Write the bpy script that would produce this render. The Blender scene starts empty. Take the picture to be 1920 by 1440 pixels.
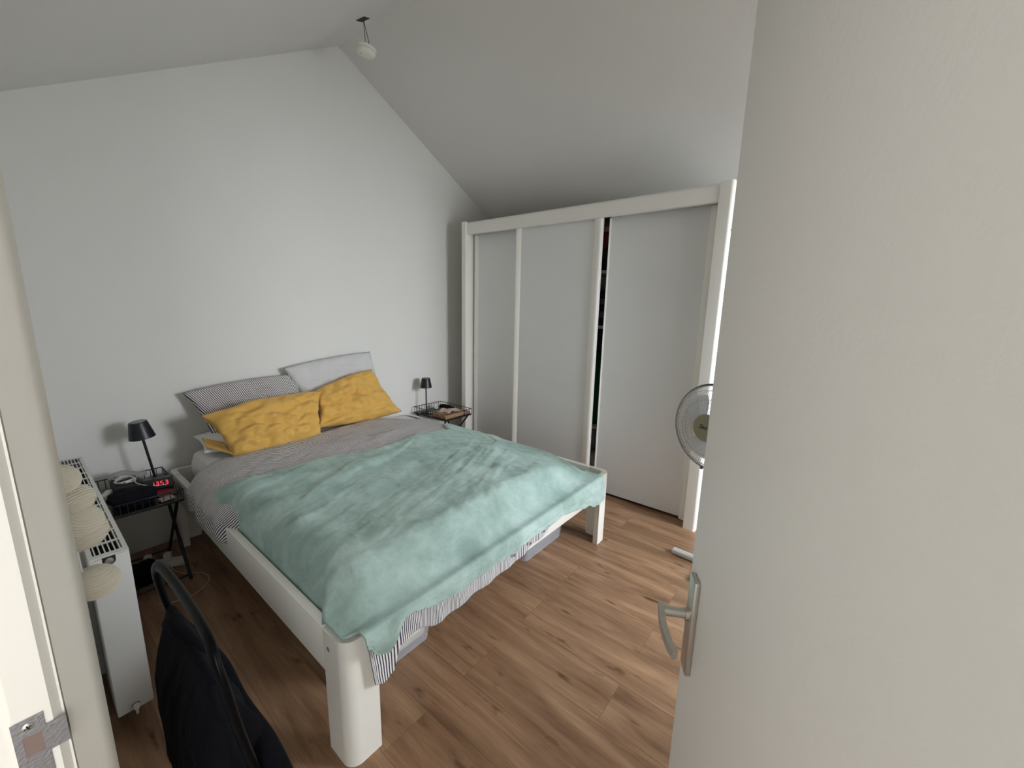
import bpy, bmesh, math, random
from math import sin, cos, pi, radians, sqrt
from mathutils import Vector, Matrix, noise
random.seed(7)
sc = bpy.context.scene
COL = sc.collection

# ------------------------------------------------------------------ camera
YAW, PITCH, ROLL, FPX = radians(51.2810), radians(10.76356), radians(-1.281325), 760.944
CAMZ = 1.5
fw = Vector((sin(YAW)*cos(PITCH), cos(YAW)*cos(PITCH), -sin(PITCH)))
r0 = Vector((cos(YAW), -sin(YAW), 0)); d0 = fw.cross(r0)
rt = cos(ROLL)*r0 + sin(ROLL)*d0; dn = -sin(ROLL)*r0 + cos(ROLL)*d0
cam = bpy.data.cameras.new('camera'); camo = bpy.data.objects.new('camera', cam); COL.objects.link(camo)
cam.sensor_width = 36; cam.lens = FPX/1920*36; cam.clip_start = 0.02
camo.matrix_world = Matrix(((rt.x, -dn.x, -fw.x, 0), (rt.y, -dn.y, -fw.y, 0), (rt.z, -dn.z, -fw.z, CAMZ), (0, 0, 0, 1)))
sc.camera = camo
# ------------------------------------------------------------------ colour management
vs = sc.view_settings
vs.view_transform = 'Standard'; vs.look = 'None'; vs.gamma = 1; vs.use_curve_mapping = False
vs.exposure = 0.33
# ------------------------------------------------------------------ world and lights
w = bpy.data.worlds.new('sky'); sc.world = w; w.use_nodes = True
w.node_tree.nodes['Background'].inputs[0].default_value = (0.84, 0.92, 1.0, 1)
w.node_tree.nodes['Background'].inputs[1].default_value = 2.9
def area(name, loc, target, sx, sy, power, col):
    l = bpy.data.lights.new(name, 'AREA'); l.shape = 'RECTANGLE'; l.size = sx; l.size_y = sy
    l.energy = power; l.color = col
    o = bpy.data.objects.new(name, l); COL.objects.link(o); o.location = loc
    o.rotation_euler = (Vector(target)-Vector(loc)).to_track_quat('-Z', 'Y').to_euler()
    return o
NEARY = -0.95                       # inner face of the wall with the window
WX0, WX1, WZ0, WZ1 = 1.80, 3.30, 0.50, 2.15      # the window opening
area('daylight_window', (2.62, -2.25, 2.1), (2.55, 2.5, 0.75), 1.2, 1.1, 118, (0.88, 0.93, 1.0))
area('jamb_fill', (-1.0, -1.75, 1.75), (-0.2, 0.6, 1.2), 0.8, 1.1, 24, (0.97, 0.985, 1.0))  # added fill light, unseen in the hall, brightens the strike-side jamb
area('door_leaf_fill', (-0.85, 0.9, 2.3), (-0.6, 0.5, 0), 0.7, 0.7, 6.5, (1.0, 0.98, 0.96))  # added area light without a fixture, lifts the open door leaf

# ------------------------------------------------------------------ helpers
def srgb(r, g, b):
    f = lambda c: c/12.92 if c <= 0.04045 else ((c+0.055)/1.055)**2.4
    return (f(r/255), f(g/255), f(b/255), 1)
def mat(name, col, rough=0.5, metal=0, bump=0, bscale=40, spec=None, sheen=0, coat=0, alpha=None, trans=0, var=0, vscale=3, emit=None, estr=1):
    m = bpy.data.materials.new(name); m.use_nodes = True
    nt = m.node_tree; b = nt.nodes['Principled BSDF']
    b.inputs['Base Color'].default_value = col; b.inputs['Roughness'].default_value = rough
    b.inputs['Metallic'].default_value = metal
    if spec is not None: b.inputs['Specular IOR Level'].default_value = spec
    if sheen: b.inputs['Sheen Weight'].default_value = sheen
    if coat: b.inputs['Coat Weight'].default_value = coat
    if trans: b.inputs['Transmission Weight'].default_value = trans
    if alpha is not None: b.inputs['Alpha'].default_value = alpha
    if emit: b.inputs['Emission Color'].default_value = emit; b.inputs['Emission Strength'].default_value = estr
    tc = nt.nodes.new('ShaderNodeTexCoord')
    if bump:
        n = nt.nodes.new('ShaderNodeTexNoise'); n.inputs['Scale'].default_value = bscale; n.inputs['Detail'].default_value = 4
        nt.links.new(tc.outputs['Object'], n.inputs['Vector'])
        bp = nt.nodes.new('ShaderNodeBump'); bp.inputs['Strength'].default_value = bump; bp.inputs['Distance'].default_value = 0.01
        nt.links.new(n.outputs['Fac'], bp.inputs['Height']); nt.links.new(bp.outputs['Normal'], b.inputs['Normal'])
    n2 = nt.nodes.new('ShaderNodeTexNoise'); n2.inputs['Scale'].default_value = vscale; n2.inputs['Detail'].default_value = 3
    nt.links.new(tc.outputs['Object'], n2.inputs['Vector'])
    mx = nt.nodes.new('ShaderNodeMix'); mx.data_type = 'RGBA'
    v = var or 0.03
    mx.inputs['A'].default_value = tuple(c*(1-v) for c in col[:3])+(1,)
    mx.inputs['B'].default_value = tuple(min(1, c*(1+v)) for c in col[:3])+(1,)
    nt.links.new(n2.outputs['Fac'], mx.inputs['Factor']); nt.links.new(mx.outputs['Result'], b.inputs['Base Color'])
    return m

WORLDOFF = {}
def woff(o):
    v = Vector((0, 0, 0))
    while o is not None:
        v += o.location; o = o.parent
    return v
def link(name, me, m, parent=None, smooth=None):
    o = bpy.data.objects.new(name, me); COL.objects.link(o)
    if m: me.materials.append(m)
    if parent is not None:
        off = woff(parent); o.parent = parent
        me.transform(Matrix.Translation(-off))
    else:
        xs = [v.co for v in me.vertices]
        mn = Vector([min(c[i] for c in xs) for i in range(3)]); mx = Vector([max(c[i] for c in xs) for i in range(3)])
        b = Vector(((mn.x+mx.x)/2, (mn.y+mx.y)/2, mn.z)); me.transform(Matrix.Translation(-b)); o.location = b
    if smooth:
        for p in me.polygons: p.use_smooth = True
        if smooth < 179:
            try: me.set_sharp_from_angle(angle=radians(smooth))
            except Exception: pass
    me.update(); return o
def obj(name, bm, m, parent=None, smooth=None):
    me = bpy.data.meshes.new(name); bmesh.ops.recalc_face_normals(bm, faces=bm.faces); bm.to_mesh(me); bm.free()
    return link(name, me, m, parent, smooth)
def root(name, label, cat, loc, group=None):
    o = bpy.data.objects.new(name, None); COL.objects.link(o); o.location = loc; o.empty_display_size = 0.05
    return tag(o, label, cat, group)
def tag(o, label, cat, group=None, kind=None):
    o['label'] = label; o['category'] = cat
    if group: o['group'] = group
    if kind: o['kind'] = kind
    return o
def struct(name, bm, m, smooth=None):
    o = obj(name, bm, m, None, smooth); o['kind'] = 'structure'; return o
def NB(): return bmesh.new()
def box(bm, x0, x1, y0, y1, z0, z1, bev=0, seg=2, M=None):
    vs_ = [bm.verts.new(p) for p in ((x0,y0,z0),(x1,y0,z0),(x1,y1,z0),(x0,y1,z0),(x0,y0,z1),(x1,y0,z1),(x1,y1,z1),(x0,y1,z1))]
    fs = [bm.faces.new([vs_[i] for i in f]) for f in ((3,2,1,0),(4,5,6,7),(0,1,5,4),(1,2,6,5),(2,3,7,6),(3,0,4,7))]
    if bev:
        es = list({e for f in fs for e in f.edges})
        r = bmesh.ops.bevel(bm, geom=es, offset=bev, segments=seg, affect='EDGES', profile=0.5, clamp_overlap=True)
        vs_ = list({v for v in r['verts']} | {v for f in r['faces'] for v in f.verts})
    if M is not None:
        vs_ = [v for v in vs_ if v.is_valid]
        bmesh.ops.transform(bm, matrix=M, verts=vs_)
    return bm
def tube(bm, pts, r, seg=10, closed=False, cap=True, flat=None):
    pts = [Vector(p) for p in pts]; n = len(pts); rings = []
    up = None
    for i, p in enumerate(pts):
        a = pts[(i-1) % n] if (closed or i > 0) else p; b = pts[(i+1) % n] if (closed or i < n-1) else p
        t = (b-a)
        if t.length < 1e-9: t = Vector((0, 0, 1))
        t.normalize()
        if up is None:
            up = Vector((0, 0, 1)) if abs(t.z) < 0.9 else Vector((1, 0, 0))
        u = (up - t*up.dot(t))
        if u.length < 1e-6: u = t.orthogonal()
        u.normalize(); v = t.cross(u); up = u
        rr = r[i] if isinstance(r, (list, tuple)) else r
        ring = []
        for k in range(seg):
            a_ = 2*pi*k/seg
            ring.append(bm.verts.new(p + u*cos(a_)*rr*(flat or 1) + v*sin(a_)*rr))
        rings.append(ring)
    m = n if closed else n-1
    for i in range(m):
        A, B = rings[i], rings[(i+1) % n]
        for k in range(seg): bm.faces.new((A[k], A[(k+1) % seg], B[(k+1) % seg], B[k]))
    if cap and not closed:
        bm.faces.new(rings[0][::-1]); bm.faces.new(rings[-1])
    return bm
def lathe(bm, prof, seg=32, M=None, cx=0, cy=0):
    rings = []
    for (r, z) in prof:
        if r < 1e-6: rings.append([bm.verts.new((cx, cy, z))])
        else: rings.append([bm.verts.new((cx+r*cos(2*pi*k/seg), cy+r*sin(2*pi*k/seg), z)) for k in range(seg)])
    for A, B in zip(rings, rings[1:]):
        if len(A) == 1 and len(B) == 1: continue
        for k in range(seg):
            k2 = (k+1) % seg
            if len(A) == 1: bm.faces.new((A[0], B[k], B[k2]))
            elif len(B) == 1: bm.faces.new((A[k], A[k2], B[0]))
            else: bm.faces.new((A[k], A[k2], B[k2], B[k]))
    if M is not None: bmesh.ops.transform(bm, matrix=M, verts=[v for R_ in rings for v in R_])
    return bm
def prism(bm, poly, z0, z1, axis='z', M=None):
    def P(a, b, c): return {'z': (a, b, c), 'y': (a, c, b), 'x': (c, a, b)}[axis]
    A = [bm.verts.new(P(a, b, z0)) for a, b in poly]; B = [bm.verts.new(P(a, b, z1)) for a, b in poly]
    n = len(poly); bm.faces.new(A[::-1]); bm.faces.new(B)
    for i in range(n): bm.faces.new((A[i], A[(i+1) % n], B[(i+1) % n], B[i]))
    if M is not None: bmesh.ops.transform(bm, matrix=M, verts=A+B)
    return bm
def arc(cx, cy, r, a0, a1, n=8):
    return [(cx+r*cos(radians(a0+(a1-a0)*i/n)), cy+r*sin(radians(a0+(a1-a0)*i/n))) for i in range(n+1)]
def smooth_path(pts, n=8, closed=False):
    pts = [Vector(p) for p in pts]; out = []; N = len(pts)
    for i in range(N if closed else N-1):
        if closed: p0, p1, p2, p3 = pts[i-1], pts[i], pts[(i+1) % N], pts[(i+2) % N]
        else: p0, p1, p2, p3 = pts[max(i-1, 0)], pts[i], pts[i+1], pts[min(i+2, N-1)]
        for k in range(n):
            t = k/n
            out.append(0.5*((2*p1)+(-p0+p2)*t+(2*p0-5*p1+4*p2-p3)*t*t+(-p0+3*p1-3*p2+p3)*t**3))
    if not closed: out.append(pts[-1])
    return out
def fbm(x, y, z=0.0, o=4): return noise.fractal(Vector((x, y, z)), 1.0, 2.0, o)
def sst(a, b, x):
    t = max(0, min(1, (x-a)/(b-a))); return t*t*(3-2*t)
def lerp_tab(tab, x):
    if x <= tab[0][0]: return tab[0][1]
    for (a, va), (b, vb) in zip(tab, tab[1:]):
        if x <= b: return va+(vb-va)*sst(a, b, x)
    return tab[-1][1]
def grid_mesh(name, nu, nv, fn, m, parent=None, thick=0, uvfn=None, smooth=180, holes=None):
    bm = NB(); V = [[bm.verts.new(fn(i/nu, j/nv)) for j in range(nv+1)] for i in range(nu+1)]
    uvl = bm.loops.layers.uv.new('UVMap')
    for i in range(nu):
        for j in range(nv):
            f = bm.faces.new((V[i][j], V[i+1][j], V[i+1][j+1], V[i][j+1]))
            for l, (a, b) in zip(f.loops, ((i, j), (i+1, j), (i+1, j+1), (i, j+1))):
                co = l.vert.co
                l[uvl].uv = uvfn(a/nu, b/nv, co) if uvfn else (a/nu, b/nv)
    me = bpy.data.meshes.new(name); bm.to_mesh(me); bm.free()
    o = link(name, me, m, parent, smooth)
    if thick:
        s = o.modifiers.new('solid', 'SOLIDIFY'); s.thickness = thick; s.offset = -1
    return o

# ------------------------------------------------------------------ materials
M_wall = mat('wall_paint', srgb(226, 224, 218), 0.85, bump=0.12, bscale=180, var=0.015)
M_ceil = mat('ceiling_paint', srgb(226, 224, 219), 0.9, bump=0.12, bscale=150, var=0.015)
M_frame = mat('frame_paint', srgb(222, 218, 208), 0.4, bump=0.03, bscale=60)
M_door = mat('door_paint', srgb(220, 218, 214), 0.5, bump=0.06, bscale=90, var=0.02)
M_bed = mat('bed_lacquer', srgb(238, 236, 227), 0.38, bump=0.02, bscale=60)
M_ward = mat('wardrobe_lacquer', srgb(247, 244, 236), 0.42)
M_panel = mat('wardrobe_panel', srgb(236, 236, 235), 0.42)
M_dark = mat('dark_gap', srgb(30, 28, 26), 0.8)
M_sheet = mat('white_cotton', srgb(234, 231, 226), 0.9, bump=0.25, bscale=25)
M_grey = mat('grey_cotton', srgb(205, 203, 202), 0.9, bump=0.25, bscale=25)
M_yellow = mat('mustard_cotton', srgb(214, 168, 84), 0.85, bump=0.35, bscale=22, var=0.05, sheen=0.1)
M_black = mat('black_metal', srgb(22, 22, 24), 0.35)
M_blackp = mat('black_plastic', srgb(18, 18, 20), 0.3)
M_lampb = mat('lamp_black', srgb(16, 19, 28), 0.38)
M_chairm = mat('chair_metal', srgb(5, 5, 7), 0.38, spec=0.12)
M_navy = mat('navy_cloth', srgb(8, 9, 17), 0.95, bump=0.5, bscale=30, spec=0.2)
M_rad = mat('radiator_enamel', srgb(216, 215, 210), 0.35)
M_fin = mat('radiator_fin', srgb(70, 70, 68), 0.6)
M_steel = mat('brushed_steel', srgb(160, 163, 168), 0.38, metal=0.9, bump=0.1, bscale=300)
M_alu = mat('satin_aluminium', srgb(190, 187, 180), 0.33, metal=0.85)
M_cream = mat('cream_thread', srgb(214, 207, 188), 0.9, bump=0.15, bscale=120)
M_whitep = mat('white_plastic', srgb(226, 224, 214), 0.4)
M_whitec = mat('white_cable', srgb(205, 203, 200), 0.5)
M_bolt = mat('grey_bolt_cap', srgb(125, 125, 122), 0.5)

def floor_material():
    m = bpy.data.materials.new('oak_planks'); m.use_nodes = True; nt = m.node_tree; N = nt.nodes; L = nt.links
    b = N['Principled BSDF']; tc = N.new('ShaderNodeTexCoord')
    mp = N.new('ShaderNodeMapping'); mp.inputs['Rotation'].default_value = (0, 0, radians(90)); L.new(tc.outputs['Object'], mp.inputs['Vector'])
    br = N.new('ShaderNodeTexBrick'); L.new(mp.outputs['Vector'], br.inputs['Vector'])
    br.inputs['Scale'].default_value = 1; br.inputs['Brick Width'].default_value = 1.38; br.inputs['Row Height'].default_value = 0.192
    br.inputs['Mortar Size'].default_value = 0.0008; br.inputs['Mortar Smooth'].default_value = 0.3; br.inputs['Bias'].default_value = 0
    br.offset = 0.37; br.inputs['Color1'].default_value = (0, 0, 0, 1); br.inputs['Color2'].default_value = (1, 1, 1, 1); br.inputs['Mortar'].default_value = (0.5, 0.5, 0.5, 1)
    # per-plank offset for the grain
    sep = N.new('ShaderNodeVectorMath'); sep.operation = 'SCALE'; L.new(br.outputs['Color'], sep.inputs[0]); sep.inputs['Scale'].default_value = 9.0
    add = N.new('ShaderNodeVectorMath'); add.operation = 'ADD'; L.new(tc.outputs['Object'], add.inputs[0]); L.new(sep.outputs[0], add.inputs[1])
    mg = N.new('ShaderNodeMapping'); mg.inputs['Scale'].default_value = (9, 0.9, 1); L.new(add.outputs[0], mg.inputs['Vector'])
    n1 = N.new('ShaderNodeTexNoise'); n1.inputs['Scale'].default_value = 1.6; n1.inputs['Detail'].default_value = 8; n1.inputs['Roughness'].default_value = 0.6; n1.inputs['Distortion'].default_value = 0.6
    L.new(mg.outputs[0], n1.inputs['Vector'])
    mg2 = N.new('ShaderNodeMapping'); mg2.inputs['Scale'].default_value = (90, 4, 1); L.new(add.outputs[0], mg2.inputs['Vector'])
    n2 = N.new('ShaderNodeTexNoise'); n2.inputs['Scale'].default_value = 2; n2.inputs['Detail'].default_value = 5; L.new(mg2.outputs[0], n2.inputs['Vector'])
    # knots / dark cracks
    mg3 = N.new('ShaderNodeMapping'); mg3.inputs['Scale'].default_value = (14, 4.0, 1); L.new(add.outputs[0], mg3.inputs['Vector'])
    n3 = N.new('ShaderNodeTexNoise'); n3.inputs['Scale'].default_value = 1.3; n3.inputs['Detail'].default_value = 3; L.new(mg3.outputs[0], n3.inputs['Vector'])
    r1 = N.new('ShaderNodeValToRGB'); L.new(n1.outputs['Fac'], r1.inputs['Fac'])
    e = r1.color_ramp.elements
    e[0].position = 0.28; e[0].color = srgb(114, 84, 60); e[1].position = 0.72; e[1].color = srgb(180, 144, 112)
    x = r1.color_ramp.elements.new(0.5); x.color = srgb(152, 118, 90)
    r3 = N.new('ShaderNodeValToRGB'); L.new(n3.outputs['Fac'], r3.inputs['Fac'])
    r3.color_ramp.elements[0].position = 0.25; r3.color_ramp.elements[0].color = (0.35, 0.28, 0.24, 1); r3.color_ramp.elements[1].position = 0.36; r3.color_ramp.elements[1].color = (1, 1, 1, 1)
    r2 = N.new('ShaderNodeMapRange'); L.new(n2.outputs['Fac'], r2.inputs['Value']); r2.inputs['From Min'].default_value = 0.3; r2.inputs['From Max'].default_value = 0.7; r2.inputs['To Min'].default_value = 0.86; r2.inputs['To Max'].default_value = 1.1
    pl = N.new('ShaderNodeMapRange'); L.new(br.outputs['Color'], pl.inputs['Value']); pl.inputs['To Min'].default_value = 0.92; pl.inputs['To Max'].default_value = 1.06
    def mul(a, bb):
        mm = N.new('ShaderNodeMix'); mm.data_type = 'RGBA'; mm.blend_type = 'MULTIPLY'; mm.inputs['Factor'].default_value = 1
        L.new(a, mm.inputs['A']); L.new(bb, mm.inputs['B']); return mm.outputs['Result']
    c = mul(r1.outputs['Color'], r2.outputs['Result']); c = mul(c, pl.outputs['Result']); c = mul(c, r3.outputs['Color'])
    mo = N.new('ShaderNodeMix'); mo.data_type = 'RGBA'; L.new(br.outputs['Fac'], mo.inputs['Factor']); L.new(c, mo.inputs['A']); mo.inputs['B'].default_value = srgb(112, 86, 66)
    L.new(mo.outputs['Result'], b.inputs['Base Color'])
    b.inputs['Roughness'].default_value = 0.42; b.inputs['Specular IOR Level'].default_value = 0.35
    bp = N.new('ShaderNodeBump'); bp.inputs['Strength'].default_value = 0.15; bp.inputs['Distance'].default_value = 0.003
    L.new(n2.outputs['Fac'], bp.inputs['Height']); L.new(bp.outputs['Normal'], b.inputs['Normal'])
    return m
M_floor = floor_material()

def stripe_material(name, period, dark, light, duty=0.42, bump=0.3):
    m = bpy.data.materials.new(name); m.use_nodes = True; nt = m.node_tree; N = nt.nodes; L = nt.links
    b = N['Principled BSDF']; uv = N.new('ShaderNodeUVMap'); uv.uv_map = 'UVMap'
    sx = N.new('ShaderNodeSeparateXYZ'); L.new(uv.outputs[0], sx.inputs[0])
    d = N.new('ShaderNodeMath'); d.operation = 'DIVIDE'; L.new(sx.outputs['X'], d.inputs[0]); d.inputs[1].default_value = period
    fr = N.new('ShaderNodeMath'); fr.operation = 'FRACT'; L.new(d.outputs[0], fr.inputs[0])
    r = N.new('ShaderNodeValToRGB'); L.new(fr.outputs[0], r.inputs['Fac'])
    e = r.color_ramp.elements; e[0].position = 0; e[0].color = dark; e[1].position = duty+0.06; e[1].color = light
    x = r.color_ramp.elements.new(duty); x.color = dark
    x = r.color_ramp.elements.new(0.96); x.color = light; x = r.color_ramp.elements.new(1.0); x.color = dark
    L.new(r.outputs['Color'], b.inputs['Base Color']); b.inputs['Roughness'].default_value = 0.9
    tc = N.new('ShaderNodeTexCoord'); n = N.new('ShaderNodeTexNoise'); n.inputs['Scale'].default_value = 22; n.inputs['Detail'].default_value = 4
    L.new(tc.outputs['Object'], n.inputs['Vector']); bp = N.new('ShaderNodeBump'); bp.inputs['Strength'].default_value = bump; bp.inputs['Distance'].default_value = 0.02
    L.new(n.outputs['Fac'], bp.inputs['Height']); L.new(bp.outputs['Normal'], b.inputs['Normal'])
    return m
M_stripe = stripe_material('striped_cotton', 0.0106, srgb(58, 56, 74), srgb(236, 233, 230), 0.40)

def velvet_material():
    m = bpy.data.materials.new('sage_fleece'); m.use_nodes = True; nt = m.node_tree; N = nt.nodes; L = nt.links
    b = N['Principled BSDF']; tc = N.new('ShaderNodeTexCoord')
    n0 = N.new('ShaderNodeTexNoise'); n0.inputs['Scale'].default_value = 4.5; n0.inputs['Detail'].default_value = 9; n0.inputs['Roughness'].default_value = 0.68; n0.inputs['Distortion'].default_value = 0.25
    L.new(tc.outputs['Object'], n0.inputs['Vector'])
    r = N.new('ShaderNodeValToRGB'); L.new(n0.outputs['Fac'], r.inputs['Fac'])
    e = r.color_ramp.elements; e[0].position = 0.36; e[0].color = srgb(138, 162, 153); e[1].position = 0.66; e[1].color = srgb(182, 203, 196)
    x = r.color_ramp.elements.new(0.5); x.color = srgb(160, 183, 175)
    L.new(r.outputs['Color'], b.inputs['Base Color']); b.inputs['Roughness'].default_value = 0.8
    b.inputs['Sheen Weight'].default_value = 0.35; b.inputs['Sheen Roughness'].default_value = 0.4; b.inputs['Sheen Tint'].default_value = srgb(200, 225, 215)
    n1 = N.new('ShaderNodeTexNoise'); n1.inputs['Scale'].default_value = 10; n1.inputs['Detail'].default_value = 8; n1.inputs['Distortion'].default_value = 0.3
    L.new(tc.outputs['Object'], n1.inputs['Vector'])
    bp = N.new('ShaderNodeBump'); bp.inputs['Strength'].default_value = 0.35; bp.inputs['Distance'].default_value = 0.03
    L.new(n1.outputs['Fac'], bp.inputs['Height']); L.new(bp.outputs['Normal'], b.inputs['Normal'])
    return m
M_velvet = velvet_material()
def glass_like(name, col, alpha, rough=0.25):
    m = mat(name, col, rough, alpha=alpha, var=0.02); return m
M_boxpl = glass_like('translucent_plastic', srgb(222, 226, 232), 0.34, 0.18)

# ------------------------------------------------------------------ room shell
YB = 3.12; XL = 0.018; XR = 3.50; RX = 1.785; RZ = 3.33; SL = 0.555
zc = lambda x: RZ - SL*abs(x-RX)
OY0, OY1, OZ = -0.25, 0.66, 2.10             # doorway in the left wall
b = NB(); box(b, -1.6, XR+0.1, -2.2, YB+0.1, -0.1, 0); struct('floor', b, M_floor)
b = NB()      # gable wall behind the bed
prism(b, [(XL-0.1, -0.02), (XR+0.1, -0.02), (XR+0.1, zc(XR+0.1)), (RX, RZ), (XL-0.1, zc(XL-0.1))], YB, YB+0.1, 'y'); struct('wall_back', b, M_wall)
b = NB()      # near gable wall with the window opening
y0, y1 = NEARY-0.12, NEARY
for (xa, xb, za, zb) in ((XL-0.1, WX0, 0, 2.2), (WX1, XR+0.1, 0, 2.2), (WX0, WX1, 0, WZ0), (WX0, WX1, WZ1, 2.2)): box(b, xa, xb, y0, y1, za, zb)
prism(b, [(XL-0.1, 2.2), (XR+0.1, 2.2), (XR+0.1, zc(XR+0.1)), (RX, RZ), (XL-0.1, zc(XL-0.1))], y0, y1, 'y'); struct('wall_front', b, M_wall)
b = NB(); box(b, XR, XR+0.1, NEARY-0.12, YB+0.1, 0, zc(XR)); struct('wall_right', b, M_wall)
b = NB()
for (ya, yb, za, zb) in ((NEARY-0.12, OY0-0.04, 0, zc(XL)), (OY1, YB+0.1, 0, zc(XL)), (OY0-0.04, OY1, OZ+0.04, zc(XL))): box(b, XL-0.10, XL, ya, yb, za, zb)
struct('wall_left', b, M_wall)
b = NB()
prism(b, [(XL-0.1, zc(XL-0.1)), (RX, RZ), (XR+0.1, zc(XR+0.1)), (XR+0.1, zc(XR+0.1)+0.1), (RX, RZ+0.1), (XL-0.1, zc(XL-0.1)+0.1)], NEARY-0.12, YB+0.1, 'y')
struct('ceiling', b, M_ceil)
# hall around the doorway
b = NB(); box(b, -1.6, -1.5, -2.2, YB+0.1, 0, 2.5); struct('wall_hall', b, M_wall)
b = NB(); box(b, -1.6, XL-0.1, -2.2, YB+0.1, 2.5, 2.6); struct('ceiling_hall', b, M_ceil)
b = NB(); box(b, -1.5, XL-0.1, 1.6, 1.7, 0, 2.5); struct('wall_hall_end', b, M_wall)
# window in the near wall
b = NB()
fx = 0.05
for (xa, xb, za, zb) in ((WX0, WX0+fx, WZ0, WZ1), (WX1-fx, WX1, WZ0, WZ1), (WX0+fx, WX1-fx, WZ0, WZ0+fx), (WX0+fx, WX1-fx, WZ1-fx, WZ1), ((WX0+WX1)/2-0.03, (WX0+WX1)/2+0.03, WZ0+fx, WZ1-fx)):
    box(b, xa, xb, NEARY-0.09, NEARY-0.03, za, zb, 0.004, 1)
wo = struct('window_1', b, M_whitep)
b = NB(); box(b, WX0-0.03, WX1+0.03, NEARY-0.03, NEARY+0.12, WZ0-0.03, WZ0-0.001, 0.006); obj('window_sill', b, M_frame, wo, 40)

# ------------------------------------------------------------------ door frame (strike side) and hinge side
prof = [(-0.15, 0.70), (-0.15, 0.604), (-0.056, 0.604)] + [(-0.056+0.008*sin(radians(a)), 0.604-0.008*(1-cos(radians(a)))) for a in (30, 60, 90)]
prof += [(-0.0226, 0.596), (-0.0160, 0.6035), (-0.0142, 0.6035), (-0.0142, 0.6075), (-0.0132, 0.6075), (-0.0128, 0.6030)]
prof += [(0.0060, 0.6270), (0.0090, 0.6305), (0.0120, 0.6350), (0.0145, 0.6405), (0.0165, 0.6470), (0.0180, 0.6560), (0.0184, 0.664), (0.0184, 0.70)]
b = NB(); prism(b, prof, 0, OZ+0.04, 'z'); jf = struct('trim_1', b, M_frame, 35)
b = NB(); prism(b, [(-0.15, -0.32), (0.02, -0.32), (0.02, -0.255), (-0.02, -0.255), (-0.02, -0.24), (-0.15, -0.24)], 0, OZ+0.04, 'z'); struct('trim_2', b, M_frame, 35)
b = NB(); box(b, -0.15, 0.02, -0.24, 0.60, OZ, OZ+0.04); struct('trim_3', b, M_frame)
# strike plate: flat plate with a hole and a lip that wraps over the edge
b = NB()
yp = 0.5955; 
def plate_rect(xa, xb, za, zb, t=0.0012): box(b, xa, xb, yp-t, yp, za, zb)
ZP = 1.045
XS0, XS1, XM = -0.0505, -0.0285, -0.0140
plate_rect(XS0, -0.0445, ZP-0.075, ZP+0.03); plate_rect(-0.0315, XS1, ZP-0.075, ZP+0.03)
plate_rect(-0.0445, -0.0315, ZP+0.0095, ZP+0.03); plate_rect(-0.0445, -0.0315, ZP-0.075, ZP-0.0135)
plate_rect(XS1, XM, ZP-0.018, ZP+0.014)
sp = root('strike_plate', 'brushed steel strike plate screwed to the white door frame', 'strike plate', (-0.035, 0.594, 0.97))
obj('plate', b, M_steel, sp)
b = NB(); box(b, -0.0445, -0.0315, 0.5946, 0.5962, ZP-0.0135, ZP+0.0095); obj('latch_hole', b, mat('latch_hole_dark', srgb(120, 100, 92), 0.7), sp)
for z in (ZP+0.021, ZP-0.042):
    b = NB(); lathe(b, [(0, 0.0016), (0.003, 0.0015), (0.0042, 0.0006), (0.0042, 0)], 20, Matrix.Translation((-0.0395, yp-0.001, z)) @ Matrix.Rotation(radians(90), 4, 'X'))
    s = obj('screw', b, M_alu, sp, 40)
    b = NB()
    for a in (20, 110): box(b, -0.0028, 0.0028, -0.0005, 0.0005, 0.0013, 0.0019, 0, 1, Matrix.Translation((-0.0395, yp-0.001, z)) @ Matrix.Rotation(radians(90), 4, 'X') @ Matrix.Rotation(radians(a), 4, 'Z'))
    obj('screw_slot', b, M_dark, s)

# ------------------------------------------------------------------ the open door leaf
H = Vector((0.005, -0.232, 0)); F = Vector((0.7325, 0.156, 0))
u = (F-H).normalized(); nrm = Vector((-u.y, u.x, 0)); W = (F-H).length
MD = Matrix(((u.x, nrm.x, 0, H.x), (u.y, nrm.y, 0, H.y), (0, 0, 1, 0), (0, 0, 0, 1)))   # local x along the leaf, y out of the seen face
b = NB(); box(b, 0.0, W, -0.04, 0.0, 0.012, 2.06, 0.0015, 1, MD)
dr = struct('door_1', b, M_door)
b = NB()
hx = W-0.046
ZH = 0.978
box(b, hx-0.018, hx+0.017, 0, 0.010, ZH-0.112, ZH+0.072, 0.003, 2, MD)
pl = obj('door_handle_plate', b, M_alu, dr, 35)
b = NB()
pth = [(hx, 0.010, ZH), (hx, 0.018, ZH)]
lathe(b, [(0.0115, 0), (0.0115, 0.006), (0.0085, 0.007), (0.0085, 0.048), (0, 0.048)], 24, MD @ Matrix.Translation((hx, 0.01, ZH)) @ Matrix.Rotation(radians(-90), 4, 'X'))
pts = []
for i in range(17):
    t = i/16; pts.append(MD @ Vector((hx+0.013-0.098*t, 0.054+0.005*sin(pi*t)-0.004*t-0.003*sst(0.85, 1, t), ZH-0.001-0.010*t*t)))
for i in range(len(pts)-1):
    pass
bb = b
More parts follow.
